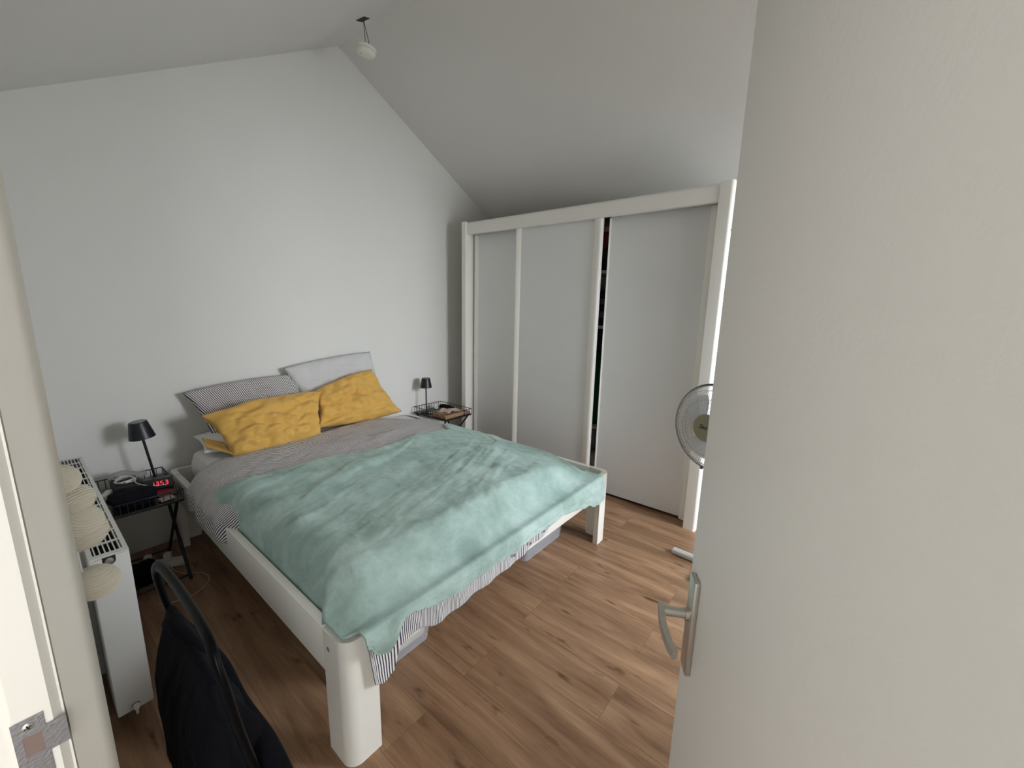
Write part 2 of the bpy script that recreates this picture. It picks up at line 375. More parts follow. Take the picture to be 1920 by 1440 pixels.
# lever: flat bowed bar, rectangular section
rings = []
for i, p in enumerate(pts):
    t = (pts[min(i+1, 16)]-pts[max(i-1, 0)]).normalized(); s_ = Vector((0, 0, 1)).cross(t).normalized()
    hz = 0.0095-0.002*i/16; ht = 0.0045
    rings.append([bb.verts.new(p + s_*a*ht + Vector((0, 0, 1))*c*hz) for a, c in ((-1, -1), (1, -1), (1, 1), (-1, 1))])
for A, B in zip(rings, rings[1:]):
    for k in range(4): bb.faces.new((A[k], A[(k+1) % 4], B[(k+1) % 4], B[k]))
bb.faces.new(rings[0]); bb.faces.new(rings[-1][::-1])
obj('door_handle', b, M_alu, dr, 40)
b = NB(); box(b, W-0.0005, W+0.0012, -0.031, -0.009, ZH-0.13, ZH+0.13, 0, 1, MD); obj('latch_plate', b, M_steel, dr)

# ------------------------------------------------------------------ wardrobe
FX = 2.80; WY0, WY1 = 0.605, 2.90; WT = 2.265
wr = root('wardrobe', 'tall white wardrobe with three sliding doors, one left slightly open', 'wardrobe', (3.1, 1.75, 0))
def post(ya, yb, name, round_near=True, ztop=WT):
    bm = NB(); r = 0.03
    poly = [(FX+0.16, ya), (FX+0.16, yb)] + ([(FX+0.005, yb)] if round_near else [(FX+0.012, yb)]) + arc(FX+r*0.6, ya+r*0.6, r*0.6, 180, 270, 8)
    if not round_near: poly = [(FX+0.16, ya), (FX+0.16, yb), (FX+0.012, yb), (FX, yb-0.012), (FX, ya+0.006), (FX+0.006, ya)]
    prism(bm, poly, 0, ztop, 'z'); return obj(name, bm, M_ward, wr, 40)
post(WY0, 0.685, 'corner_post'); post(2.835, WY1, 'corner_post', False)
for ya in (WY0+0.012, WY1-0.03):
    b = NB(); box(b, 2.962, 3.42, ya, ya+0.024, 0.0, WT-0.015); obj('side_panel', b, M_ward, wr)
b = NB(); box(b, 3.40, 3.418, WY0+0.036, WY1-0.03, 0.0, WT-0.02); obj('back_panel', b, M_panel, wr)
b = NB(); prism(b, [(FX+0.012, 2.152), (FX+0.012, WT-0.02)] + [(FX+0.026, WT-0.006)] + [(FX+0.05, WT-0.006), (FX+0.05, 2.152)], 0.685, 2.835, 'y'); obj('cornice', b, M_ward, wr, 30)
b = NB(); box(b, FX+0.05, 3.40, WY0+0.036, WY1-0.03, WT-0.035, WT-0.015); obj('top_panel', b, M_ward, wr)
b = NB(); box(b, FX+0.19, 3.40, WY0+0.036, WY1-0.03, 0.05, 0.07); box(b, FX+0.20, FX+0.215, WY0+0.036, WY1-0.03, 0, 0.05); obj('plinth', b, M_dark, wr)
b = NB(); box(b, FX+0.055, FX+0.17, 0.69, 2.83, 2.181, 2.225); obj('rail_track', b, M_dark, wr)
def sliding(name_x, ya, yb, near_w, far_w, z0=0.022, z1=2.175, lab=None):
    bm = NB(); box(bm, name_x, name_x+0.018, ya, yb, z0, z1)
    d_ = obj('sliding_door', bm, M_panel, wr)
    for (y_, w_, nearside) in ((ya, near_w, True), (yb-far_w, far_w, False)):
        bm = NB()
        if nearside: poly = [(name_x+0.02, y_-0.004), (name_x-0.016, y_-0.004)] + [(name_x-0.020+0.008*(1-cos(radians(a))), y_+w_*a/90*0.9) for a in (0, 30, 60, 90)] + [(name_x+0.0, y_+w_)]
        else: poly = [(name_x+0.02, y_+w_+0.004), (name_x-0.016, y_+w_+0.004)] + [(name_x-0.020+0.016*(1-cos(radians(a))), y_+w_-w_*a/90*0.9) for a in (0, 30, 60, 90)] + [(name_x+0.0, y_)]
        prism(bm, poly, z0-0.012, z1-0.02, 'z'); obj('grip_strip', bm, M_ward, d_, 60)
    return d_
sliding(2.915, 2.235, 2.812, 0.03, 0.035)
sliding(2.866, 1.478, 2.275, 0.065, 0.045)
sliding(2.915, 0.700, 1.432, 0.050, 0.004)
M_shelf = mat('shelf_white', srgb(200, 200, 196), 0.5)
for z in (0.52, 1.355, 1.785):
    b = NB(); box(b, 3.0, 3.398, 1.36, 1.66, z-0.011, z+0.011); obj('shelf', b, M_shelf, wr)
b = NB(); box(b, 2.99, 3.398, 1.338, 1.356, 0.07, 2.22); box(b, 2.99, 3.398, 1.664, 1.682, 0.07, 2.22); obj('divider', b, M_panel, wr)
b = NB(); lathe(b, [(0, 0), (0.006, 0), (0.006, 0.006), (0, 0.007)], 12, Matrix.Translation((2.835, WY0-0.001, 1.985)) @ Matrix.Rotation(radians(90), 4, 'X')); obj('screw', b, M_steel, wr)
# folded and hanging clothes seen through the gap
def lump(name, x0, x1, y0, y1, z0, z1, m, label, cat, amp=0.008, group=None, k=1.0):
    bm = NB(); box(bm, x0, x1, y0, y1, z0, z1, min(z1-z0, y1-y0, x1-x0)*0.3*k, 3)
    bmesh.ops.subdivide_edges(bm, edges=bm.edges[:], cuts=2, use_grid_fill=True)
    for v in bm.verts:
        n = noise.noise_vector(v.co*22); v.co += Vector((n.x, n.y, min(0, n.z)))*amp
        if v.co.z < z0+0.001: v.co.z = z0+0.001
    return tag(obj(name, bm, m, None, 180), label, cat, group)
C_ = lambda r, g, b_: mat('cloth_%d_%d_%d' % (r, g, b_), srgb(r, g, b_), 0.95, bump=0.3, bscale=40)
lump('folded_red_top', 3.02, 3.34, 1.40, 1.62, 1.965, 2.09, C_(120, 26, 34), 'dark red garment folded on top shelf of the open wardrobe', 'garment')
lump('folded_pink_top', 3.01, 3.20, 1.42, 1.60, 2.088, 2.13, C_(196, 150, 150), 'pale pink strappy garment lying over the dark red one in wardrobe', 'garment')
lump('folded_olive_sweater', 3.02, 3.34, 1.39, 1.63, 1.88, 1.967, C_(46, 44, 30), 'dark olive sweater folded under the red garment in wardrobe', 'garment')
lump('folded_black_sweater', 3.02, 3.34, 1.38, 1.64, 1.797, 1.879, C_(26, 24, 22), 'black sweater folded at the bottom of the top wardrobe shelf', 'garment')
zz = 1.367
for i, (hh, c, lb) in enumerate(((0.06, (24, 26, 34), 'darkest navy jeans, lowest in the middle stack of the wardrobe gap'), (0.055, (92, 98, 108), 'grey blue jeans above the navy jeans on the middle wardrobe shelf'), (0.05, (28, 26, 28), 'charcoal trousers folded between two bluish pairs in the wardrobe'), (0.05, (80, 90, 96), 'slate blue trousers on the middle wardrobe shelf above charcoal ones'), (0.06, (30, 30, 38), 'near-black trousers topping the middle stack in the wardrobe'))):
    lump('folded_trousers', 3.02, 3.34, 1.38+0.004*i, 1.64-0.004*i, zz, zz+hh, C_(*c), lb, 'trousers', 0.005); zz += hh+0.001
# hanging green garment
def hang(u_, v_):
    y = 1.385+0.25*u_; z = 1.13-0.60*v_
    return Vector((3.06+0.02*sin(u_*22+v_*2)+0.01*fbm(y*6, z*4), y, z))
g = grid_mesh('green_coat', 30, 20, hang, C_(12, 74, 46), None, 0.05); tag(g, 'dark green coat hanging in the open wardrobe gap', 'coat')
lump('black_shirt', 3.04, 3.2, 1.385, 1.635, 1.14, 1.335, C_(22, 20, 24), 'black cloth bundle above the green coat in wardrobe', 'garment')
lump('crumpled_scarf', 3.01, 3.28, 1.38, 1.64, 0.071, 0.27, C_(206, 192, 182), 'crumpled beige patterned cloth at the wardrobe floor', 'cloth', 0.03)

# ------------------------------------------------------------------ bed
BX0, BX1, BY0, BY1 = 0.515, 2.335, 1.046, 3.10; BT = 0.472; TH = 0.032
bd = root('double_bed', 'low off-white lacquered double bed frame with rounded corner legs', 'bed', ((BX0+BX1)/2, (BY0+BY1)/2, 0))
def corner_leg(sx, sy, z0=0.0):
    # L shaped post with a rounded outer corner
    R_ = 0.045; ax, ay = 0.115, 0.130
    cx = BX0 if sx < 0 else BX1; cy = BY0 if sy < 0 else BY1
    out = [(ax, 0)] + [(R_*(1-cos(radians(a))) if 0 else R_-R_*sin(radians(a)), R_-R_*cos(radians(a))) for a in range(0, 91, 9)] + [(0, ay), (TH, ay)]
    ri = R_-TH
    out += [(R_-ri*cos(radians(a)), R_-ri*sin(radians(a))) for a in range(0, 91, 15)] + [(ax, TH)]
    poly = [(cx-sx*p, cy-sy*q) for p, q in out]
    bm = NB(); prism(bm, poly, z0, BT, 'z')
    tops = [e for e in bm.edges if all(abs(v.co.z-BT) < 1e-6 for v in e.verts)]
    bmesh.ops.bevel(bm, geom=tops, offset=0.004, segments=2, affect='EDGES')
    lg = obj('leg', bm, M_bed, bd, 40)
    if sy < 0:
        for (p, q, ang, ax_) in ((cx-sx*0.0, cy-sy*0.098, 90*sx, 'Y'), (cx-sx*0.088, cy, 90, 'X')):
            bm = NB(); lathe(bm, [(0, 0.0012), (0.0075, 0.0012), (0.0082, 0), (0.0082, -0.001)], 20, Matrix.Translation((p, q, 0.408)) @ Matrix.Rotation(radians(ang), 4, ax_)); obj('bolt_cap', bm, M_bolt, lg, 40)
    return lg
for sx in (-1, 1):
    for sy in (-1, 1): corner_leg(sx, sy)
g_ = 0.0012
b = NB(); box(b, BX0, BX0+TH, BY0+0.130+g_, BY1-0.130-g_, 0.305, BT, 0.004); obj('side_rail', b, M_bed, bd, 40)
b = NB(); box(b, BX1-TH, BX1, BY0+0.130+g_, BY1-0.130-g_, 0.305, BT, 0.004); obj('side_rail', b, M_bed, bd, 40)
b = NB(); box(b, BX0+0.115+g_, BX1-0.115-g_, BY0, BY0+TH, 0.335, BT, 0.004); obj('foot_rail', b, M_bed, bd, 40)
b = NB(); box(b, BX0+0.115+g_, BX1-0.115-g_, BY1-TH, BY1, 0.305, BT, 0.004); obj('head_rail', b, M_bed, bd, 40)
M_slat = mat('slat_wood', srgb(190, 165, 130), 0.6)
for i in range(14):
    b = NB(); yy = 1.18+i*0.14; box(b, BX0+TH+0.002, BX1-TH-0.002, yy, yy+0.06, 0.332, 0.342); obj('slat', b, M_slat, bd)
# mattress with fitted sheet
b = NB(); box(b, 0.612, 2.240, 1.100, 3.060, 0.344, 0.582, 0.06, 5)
bmesh.ops.subdivide_edges(b, edges=b.edges[:], cuts=3, use_grid_fill=True)
for v in b.verts:
    if v.co.y < 1.6: v.co.x = v.co.x-0.14*sst(1.50, 1.10, v.co.y)*sst(1.90, 2.24, v.co.x); v.co.y += 0.05*sst(1.5, 1.1, v.co.y)
    if v.co.z > 0.5: v.co.z -= 0.08*sst(1.55, 2.18, v.co.x)
    v.co.z += 0.006*fbm(v.co.x*4, v.co.y*4); side = sst(0.02, 0.0, v.co.x-0.612)
    v.co.x += 0.006*sin((v.co.y+v.co.z*0.8)*55+2*fbm(v.co.y*3, v.co.z*3))*side
tag(obj('mattress', b, M_sheet, None, 180), 'thick mattress in a white fitted sheet inside the bed frame', 'mattress')

# surface of the bedding (duvet on the mattress): height on top, rounded sides that drop inside the rails, foot
def topz(x, y):
    e = min(x-0.60, 2.25-x)
    z = 0.600 + 0.022*sst(0.0, 0.45, e)
    z += 0.010*fbm(x*3.1, y*3.1, 1.7)*(1-sst(1.7, 2.1, x)) + 0.004*fbm(x*9, y*9, 5) - 0.082*sst(1.60, 2.22, x)
    return z
def cross(x, y, off, fold=0.0, spill=0.0, drop=0.17):
    """point of the cloth at across-parameter x; x below 0.70 or above 2.16 runs round the side of the mattress"""
    if 0.70 <= x <= 2.16: return x, topz(x, y)+off+fold
    left = x < 0.70; t = (0.70-x)/0.20 if left else (x-2.16)/0.14
    x0 = 0.70 if left else 2.16; sg = -1 if left else 1; reach = 0.118 if left else 0.098
    z0 = topz(x0, y)+off+fold*(1-0.7*sst(0, 0.6, t))
    if t < 0.55:
        a = t/0.55*pi/2; xx = x0+sg*(reach+off)*sin(a); zz_ = z0-(0.085+off)*(1-cos(a))
    else:
        xx = x0+sg*(reach+off+0.004*sst(0.55, 1, t)); zz_ = z0-0.085-off-(drop if left else 0.12)*(t-0.55)/0.45
    if left and spill > 0:
        # over the rail instead of inside it
        xo = x0-0.203*sin(min(1, t/0.62)*pi/2); zo = z0-0.030*sst(0.0, 0.35, t)-0.080*sst(0.25, 0.62, t)-0.095*sst(0.60, 1, t)
        xx = xx*(1-spill)+xo*spill; zz_ = zz_*(1-spill)+zo*spill
    return xx, zz_
# the duvet hem hangs below the blanket at the foot
DH = [(0.55, 0.30), (0.62, 0.272), (0.665, 0.29), (0.70, 0.375), (0.76, 0.385), (0.86, 0.345), (1.1, 0.352), (1.33, 0.357), (1.5, 0.385), (1.70, 0.425), (2.3, 0.43)]
CREST = 0.484
def pull(x, y): return x-0.125*sst(1.50, 1.06, y)*sst(1.90, 2.24, x) if x > 1.9 else x
def foot(x, xx, y, z, y_a, y_b, zt):
    """lead the cloth from the mattress over the foot rail (rounded)"""
    if y < y_a:
        s_ = sst(0, 1, (y_a-y)/(y_a-y_b)); z = z*(1-s_)+zt*s_
        if z < zt and s_ > 0.0:
            z = z+(zt-z)*sst(0.05, 0.45, s_)
        xx += (max(xx, 0.552)-xx)*s_
    if y < 1.27 and xx < 0.66:
        k_ = sst(1.27, 1.16, y)*sst(1.025, 1.065, y)*sst(0.66, 0.56, xx); xx -= 0.040*k_; z = z*(1-k_)+min(z, 0.480 if zt < 0.49 else 0.486)*k_
    xx = pull(xx, y)
    return xx, z
def duvet(u_, v_):
    x = 0.50+1.80*u_
    yh = 2.70+0.13*sst(0.5, 2.2, x)+0.012*fbm(x*5, 3.3)
    if v_ < 0.82:
        y = yh + (1.030-yh)*(v_/0.82)
        over = sst(1.96, 2.14, y)*(1-sst(2.60, 2.74, y))
        fo = 0.006*abs(fbm(x*2.2+5, y*9, 2.2)) 
        xx, z = cross(x, y, 0.0, fo if x > 0.7 else 0, over)
        if x < 0.66: xx -= 0.008*sin(y*42)*over*sst(0.66, 0.52, x); z += 0.012*fbm(y*7, x*4)*over*sst(0.62, 0.5, x)
        z -= 0.018*(1-sst(0, 0.05, v_))*(1-over)
        xx, z = foot(x, xx, y, z, 1.20+0.06*(1-sst(0.60, 0.80, x)), 1.030, CREST)
        if x < 0.66 and y < 1.25: xx += 0.014*sst(1.25, 1.12, y)
        return Vector((xx, y, z))
    t = (v_-0.82)/0.18
    xx = pull(max(cross(x, 1.03, 0.0)[0], 0.552), 1.03)
    hem = lerp_tab(DH, xx)+0.004*fbm(xx*8, 7.7)
    yy = 1.030-0.006*min(1, t*4)-0.004*t-0.004*sin(xx*46+3*fbm(xx*3, 2))*sst(0.2, 1, t)
    z = CREST-(CREST-hem)*t
    xx += 0.020*t*sst(0.70, 0.60, xx)
    return Vector((xx, yy, z))
def duv_uv(u_, v_, co):
    x = 0.50+1.80*u_; y = 2.75+(1.035-2.75)*(v_/0.82)
    k = 0.8*(1-sst(0.62, 1.35, x))
    return (x + k*(max(y, 1.9)-2.35) + 0.004*fbm(x*4, y*4, 3), y)
dv = root('duvet', 'grey and white pinstriped duvet spread on the bed, hanging over its foot', 'duvet', (1.4, 1.9, 0.6))
dvc = grid_mesh('duvet_cover', 260, 260, duvet, M_stripe, dv, 0.004, duv_uv)
M_btn = mat('grey_button', srgb(120, 120, 128), 0.35)
for (x, z) in ((1.631, 0.447), (1.532, 0.432), (1.418, 0.419), (1.301, 0.417)):
    b = NB(); lathe(b, [(0, 0.004), (0.006, 0.004), (0.0075, 0.002), (0.0075, 0)], 16, Matrix.Translation((x, 1.006, z-0.010)) @ Matrix.Rotation(radians(90), 4, 'X')); obj('button', b, M_btn, dvc, 40)

# sage fleece blanket
BHEM = [(0.56, 0.47), (0.60, 0.425), (0.63, 0.42), (0.675, 0.49), (0.72, 0.487), (0.9, 0.45), (1.1, 0.445), (1.4, 0.448), (1.7, 0.45), (1.95, 0.395), (2.03, 0.362), (2.10, 0.355), (2.16, 0.372), (2.3, 0.40)]
def headline(x): return lerp_tab([(0.5, 2.42), (0.62, 2.30), (0.75, 2.21), (1.0, 2.19), (1.3, 2.10), (1.7, 2.14), (2.0, 2.24), (2.2, 2.46), (2.3, 2.52)], x)
def blanket(u_, v_):
    x = 0.505+1.79*u_; hl = headline(x)+0.008*fbm(x*6, 9.1)
    V0 = 0.80; OFF = 0.016
    fold = 0.030*max(0, fbm(x*1.6+1.3*(v_*2), v_*6.5+x*1.6, 4.4))**1.2+0.004*abs(fbm(x*8, v_*18, 8))
    fold += 0.009*(1-sst(0.6, 1.6, x))*max(0, sin((v_*12-x*8)+2.4*fbm(x*2, v_*3, 6)))
    if v_ <= V0:
        y = hl+(1.010-hl)*(v_/V0)
        xx, z = cross(x, y, OFF, fold, 0, 0.13)
        if x < 0.70:
            over = sst(1.98, 2.2, y)*sst(2.5, 2.36, y)
            t = (0.70-x)/0.195; xx -= 0.055*over*t; z += 0.035*over*t
            xx += 0.006*fbm(y*7, 1.1)*t
        if v_ < 0.02: z -= 0.008*(1-v_/0.02)
        xx, z = foot(x, xx, y, z, 1.20+0.06*(1-sst(0.60, 0.80, x)), 1.030, CREST+0.018)
        return Vector((xx, y, z))
    t = (v_-V0)/(1-V0)
    xx = pull(max(cross(x, 1.01, OFF)[0], 0.552), 1.01)
    hem = lerp_tab(BHEM, xx)+0.003*fbm(xx*9, 1.9)
    z = CREST+0.018-(CREST+0.018-hem)*t
    yy = 1.010-0.008*min(1, t*3)-0.008*t-0.010*abs(fbm(xx*7, t*1.5, 2))*t
    yy -= 0.022*math.exp(-((xx-0.655)/0.035)**2)*sst(0, 0.6, t)-0.006*t*math.exp(-((xx-2.10)/0.05)**2)*sin(xx*120)
    return Vector((xx, yy, z))
bl = grid_mesh('blanket', 240, 240, blanket, M_velvet, None, 0.008); tag(bl, 'sage green fleece blanket spread over the striped duvet', 'blanket')

# ------------------------------------------------------------------ pillows
def pillow(name, TL, TR, BR_, BL_, thick, m, label, seed, pinch=0.10, wr_=0.012, uvscale=None, notch=None, sag=0.0, skew=0):
    TL, TR, BR_, BL_ = map(Vector, (TL, TR, BR_, BL_))
    ux = (TR-TL).normalized(); uy = (TL-BL_).normalized(); n = ux.cross(uy); n = -n if n.y > 0 else n; n.normalize()   # faces the foot of the bed (-y)
    nu, nv = 56, 40; bm = NB(); uvl = bm.loops.layers.uv.new('UVMap'); sides = []
    Wd = (TR-TL).length; Hh = (TL-BL_).length
    for s in (1, -1):
        G = []
        for i in range(nu+1):
            row = []
            for j in range(nv+1):
                a, c = i/nu, j/nv
                e = (4*a*(1-a))**0.42*(4*c*(1-c))**0.42
                # edges pulled in towards the middle between corners
                a2 = a + (0.5-a)*max(0.07, pinch*0.5)*(4*c*(1-c))
                c2 = c + (0.5-c)*pinch*(4*a*(1-a))
                p = (TL*(1-a2)+TR*a2)*c2 + (BL_*(1-a2)+BR_*a2)*(1-c2)
                h = thick/2*e
                wv = fbm(a*3+seed, c*3, seed)*0.8+0.5*fbm(a*7+seed*2, c*7, seed)-0.55*abs(fbm(a*5+2*c+seed, c*6-a, seed+3))
                rad = sin(math.atan2(c-0.5, a-0.5)*9+seed*3+2*fbm(a*2, c*2, seed))*sst(0.2, 0.55, max(abs(a-0.5), abs(c-0.5)))
                h2 = h + (wr_*wv*1.6+wr_*0.55*rad)*min(1, e*1.3)
                q = p + n*h2*s
                q.z += -sag*(4*a*(1-a))*c
                if (i in (0, nu) or j in (0, nv)):
                    q = p + n*wr_*0.7*fbm(a*9, c*9, seed)
                    if s == -1: row.append(sides[0][i][j]); continue
                row.append(bm.verts.new(q))
            G.append(row)
        sides.append(G)
        for i in range(nu):
            for j in range(nv):
                vs4 = (G[i][j], G[i+1][j], G[i+1][j+1], G[i][j+1])
                f = bm.faces.new(vs4 if s == 1 else vs4[::-1])
                cs = [(i, j), (i+1, j), (i+1, j+1), (i, j+1)]
                if s == -1: cs = cs[::-1]
                for l, (a_, b_) in zip(f.loops, cs): l[uvl].uv = (a_/nu*Wd+0.12*b_/nv*skew+0.006*fbm(a_/nu*3, b_/nv*3, seed), b_/nv*Hh)
    o = obj(name, bm, m, None, 180)
    return tag(o, label, 'pillow')
M_stripe2 = stripe_material('striped_pillowcase', 0.0112, srgb(50, 48, 58), srgb(226, 222, 220), 0.42)
pillow('pillow', (0.620, 3.05, 0.945), (1.285, 3.055, 0.985), (1.37, 2.94, 0.61), (0.72, 2.94, 0.64), 0.13, M_stripe2, 'black and white pinstriped pillow against the wall at the left', 1.3, -0.10, 0.014, skew=0.4)
pillow('pillow', (1.205, 3.06, 1.035), (1.900, 3.06, 1.105), (2.00, 2.95, 0.615), (1.33, 2.93, 0.615), 0.16, M_grey, 'plain white pillow leaning on the wall behind the right yellow pillow', 4.1, -0.06, 0.014)
pillow('pillow', (0.640, 2.815, 0.840), (1.365, 2.84, 0.880), (1.262, 2.67, 0.622), (0.735, 2.66, 0.607), 0.20, M_yellow, 'mustard yellow pillow on the left in front of the striped one', 7.7, -0.16, 0.032)
pillow('pillow', (1.330, 2.86, 0.885), (1.79, 2.88, 0.985), (1.985, 2.77, 0.622), (1.275, 2.745, 0.640), 0.17, M_yellow, 'mustard yellow pillow on the right in front of the white one', 2.9, -0.10, 0.030)
pillow('pillow', (0.640, 3.04, 0.668), (1.20, 3.04, 0.668), (1.20, 2.76, 0.632), (0.630, 2.80, 0.622), 0.10, M_sheet, 'flat white pillow lying under the striped and yellow ones', 5.5, -0.10, 0.008)
yl = [o for o in bpy.data.objects if o.get('label', '').startswith('mustard yellow pillow on the left')][0]
def flap(u_, v_):
    A, B, C, D = Vector((0.665, 2.95, 0.672)), Vector((0.645, 2.80, 0.655)), Vector((0.735, 2.66, 0.622)), Vector((0.73, 2.80, 0.665))
    p = (A*(1-u_)+D*u_)*(1-v_)+(B*(1-u_)+C*u_)*v_; return p+Vector((0, 0, 0.008*fbm(u_*3, v_*3, 2)))
grid_mesh('pillowcase_flap', 14, 14, flap, M_yellow, yl, 0.002)

# ------------------------------------------------------------------ radiator
rx0, rx1, ry0, ry1, rz0, rz1 = 0.066, 0.160, 1.727, 2.97, 0.102, 0.692
rd = root('panel_radiator', 'white panel radiator with slotted top grille on the left wall', 'radiator', (0.113, 2.35, rz0))
b = NB(); box(b, rx1-0.012, rx1, ry0+0.002, ry1, rz0, rz1-0.004, 0.003); obj('front_panel', b, M_rad, rd, 40)
b = NB(); box(b, rx0, rx0+0.012, ry0+0.002, ry1, rz0, rz1-0.004, 0.003); obj('rear_panel', b, M_rad, rd, 40)
for (ya, yb) in ((ry0, ry0+0.012), (ry1-0.012, ry1)):
    b = NB(); box(b, rx0+0.001, rx1-0.001, ya, yb, rz0, rz1-0.006, 0.003); ec = obj('end_cap', b, M_rad, rd, 40)
    if ya == ry0:
        b = NB()
        poly = [(0.1265, 0.6865), (0.0955, 0.6865)] + arc(0.111, 0.673, 0.0155, 180, 360, 14)
        prism(b, poly, ry0-0.0006, ry0+0.002, 'y'); obj('plug_recess', b, M_dark, ec)
        b = NB(); lathe(b, [(0, 0.010), (0.004, 0.010), (0.005, 0.007), (0.0105, 0.006), (0.0115, 0)], 20, Matrix.Translation((0.111, ry0, 0.673)) @ Matrix.Rotation(radians(90), 4, 'X')); obj('blanking_plug', b, M_alu, ec, 40)
        b = NB(); lathe(b, [(0, 0.016), (0.007, 0.016), (0.008, 0.012), (0.008, 0)], 16, Matrix.Translation((0.113, ry0, 0.116)) @ Matrix.Rotation(radians(90), 4, 'X'))
        box(b, 0.109, 0.116, ry0-0.016, ry0-0.010, 0.092, 0.114, 0.002); obj('drain_plug', b, M_whitep, ec, 40)
        b = NB(); prism(b, arc(0.113, 0.116, 0.0125, 20, 160, 10)+arc(0.113, 0.116, 0.0105, 160, 20, 10), ry0-0.0006, ry0+0.002, 'y'); obj('drain_hole', b, M_dark, ec)
b = NB(); nc, nr = 7, 13
for i in range(nc+1):
    x = rx0+0.006+(rx1-rx0-0.012)*i/nc; wd = 0.0016 if 0 < i < nc else 0.006
    box(b, x-wd, x+wd, ry0+0.002, ry1-0.002, rz1-0.005, rz1)
for j in range(nr+1):
    y = ry0+0.012+(ry1-ry0-0.024)*j/nr; wd = 0.0045 if 0 < j < nr else 0.012
    box(b, rx0+0.002, rx1-0.002, y-wd, y+wd, rz1-0.0045, rz1+0.0002)
obj('top_grille', b, M_rad, rd)
b = NB()
n = 46
for i in range(n):
    y = ry0+0.02+(ry1-ry0-0.04)*i/n
    box(b, rx0+0.013, rx1-0.013, y, y+0.0015, rz0+0.05, rz1-0.05)
obj('convector_fins', b, M_fin, rd)
for ya in (ry0+0.2, ry1-0.2):
    b = NB(); box(b, XL+0.001, 0.066, ya, ya+0.03, rz0+0.05, rz1-0.05); obj('wall_bracket', b, M_rad, rd, 40)
b = NB(); tube(b, [(0.11, ry1-0.08, rz0+0.01), (0.11, ry1-0.08, 0.0)], 0.008); tube(b, [(0.11, ry1-0.13, rz0+0.01), (0.11, ry1-0.13, 0.0)], 0.008); obj('pipe', b, M_whitep, rd, 60)

# ------------------------------------------------------------------ garland of thread balls hanging beside the door frame
gl = root('string_light_garland', 'hanging garland of cream cotton thread balls beside the door frame', 'garland', (0.03, 0.93, 0.95))
gpts = [(0.0225, 0.90, 2.0), (0.0225, 0.90, 1.6), (0.0225, 0.90, 1.25), (0.026, 0.90, 1.02)]
b = NB(); tube(b, smooth_path(gpts, 5), 0.0022, 8); obj('cord', b, M_whitec, gl, 60)
def thread_ball(c, r, sx, ax):
    bm = NB(); n1_, n2_ = 36, 20
    M_ = Matrix.Translation(c) @ ax
    prof_ = []
    N_ = 36
    for i in range(N_+1):
        a = pi*i/N_; rr = r*sin(a)+ (0.0014*(i % 2))*(0 if i in (0, N_) else 1); prof_.append((max(rr, 0), -r*cos(a)*0.86))
    lathe(bm, prof_, 40, M_)
    return obj('thread_ball', bm, M_cream, gl, 24)
for i, (z, r, dx, dy, tl) in enumerate(((1.040, 0.030, 0.006, 0, 8), (1.128, 0.029, 0.004, 0.0, -25), (1.152, 0.028, 0.001, -0.004, 30), (1.185, 0.027, -0.002, 0.004, -35), (1.226, 0.025, -0.013, -0.003, 20))):
    thread_ball((0.032+dx, 0.90+dy, z), r, 1, Matrix.Rotation(radians(tl), 4, 'X') @ Matrix.Rotation(radians(tl*0.6), 4, 'Y'))

# ------------------------------------------------------------------ bedside tables
def bedside(x0, x1, y0, y1, ztop, zb, label):
    t = root('bedside_table', label, 'bedside table', ((x0+x1)/2, (y0+y1)/2, 0), 'folding wire bedside tables')
    b = NB(); box(b, x0, x1, y0, y1, zb-0.014, zb, 0.002); obj('tray', b, M_black, t)
    b = NB()
    tube(b, [(x0, y0, ztop), (x1, y0, ztop), (x1, y1, ztop), (x0, y1, ztop)], 0.003, 6, True)
    def pick(a0, a1, n, f):
        for i in range(n+1):
            s = a0+(a1-a0)*i/n; p = f(s); tube(b, [(p[0], p[1], zb-0.005), (p[0], p[1], ztop)], 0.0018, 5)
    pick(x0, x1, 11, lambda s: (s, y0)); pick(x0, x1, 11, lambda s: (s, y1)); pick(y0, y1, 13, lambda s: (x0, s)); pick(y0, y1, 13, lambda s: (x1, s))
    obj('wire_rim', b, M_black, t, 60)
    for xx in (x0+0.012, x1-0.012):
        for sgn in (0, 1):
            ya, yb = (y0+0.02, y1-0.02) if sgn else (y1-0.02, y0+0.02)
            b = NB(); xx2 = xx+0.014*sgn*(1 if xx < (x0+x1)/2 else -1)
            tube(b, [(xx2, ya, zb-0.016), (xx2, yb, 0.011)], 0.008, 8); obj('leg', b, M_black, t, 60)
    for yy in (y0+0.03, y1-0.03):
        b = NB(); tube(b, [(x0+0.02, yy, 0.035), (x1-0.02, yy, 0.035)], 0.006, 8); obj('cross_bar', b, M_black, t, 60)
    return t
bedside(0.175, 0.468, 2.545, 2.985, 0.535, 0.485, 'black folding wire bedside table beside the radiator, heaped with cables')
bedside(2.362, 2.69, 2.645, 3.085, 0.540, 0.490, 'black folding wire bedside table between the bed and the wardrobe')

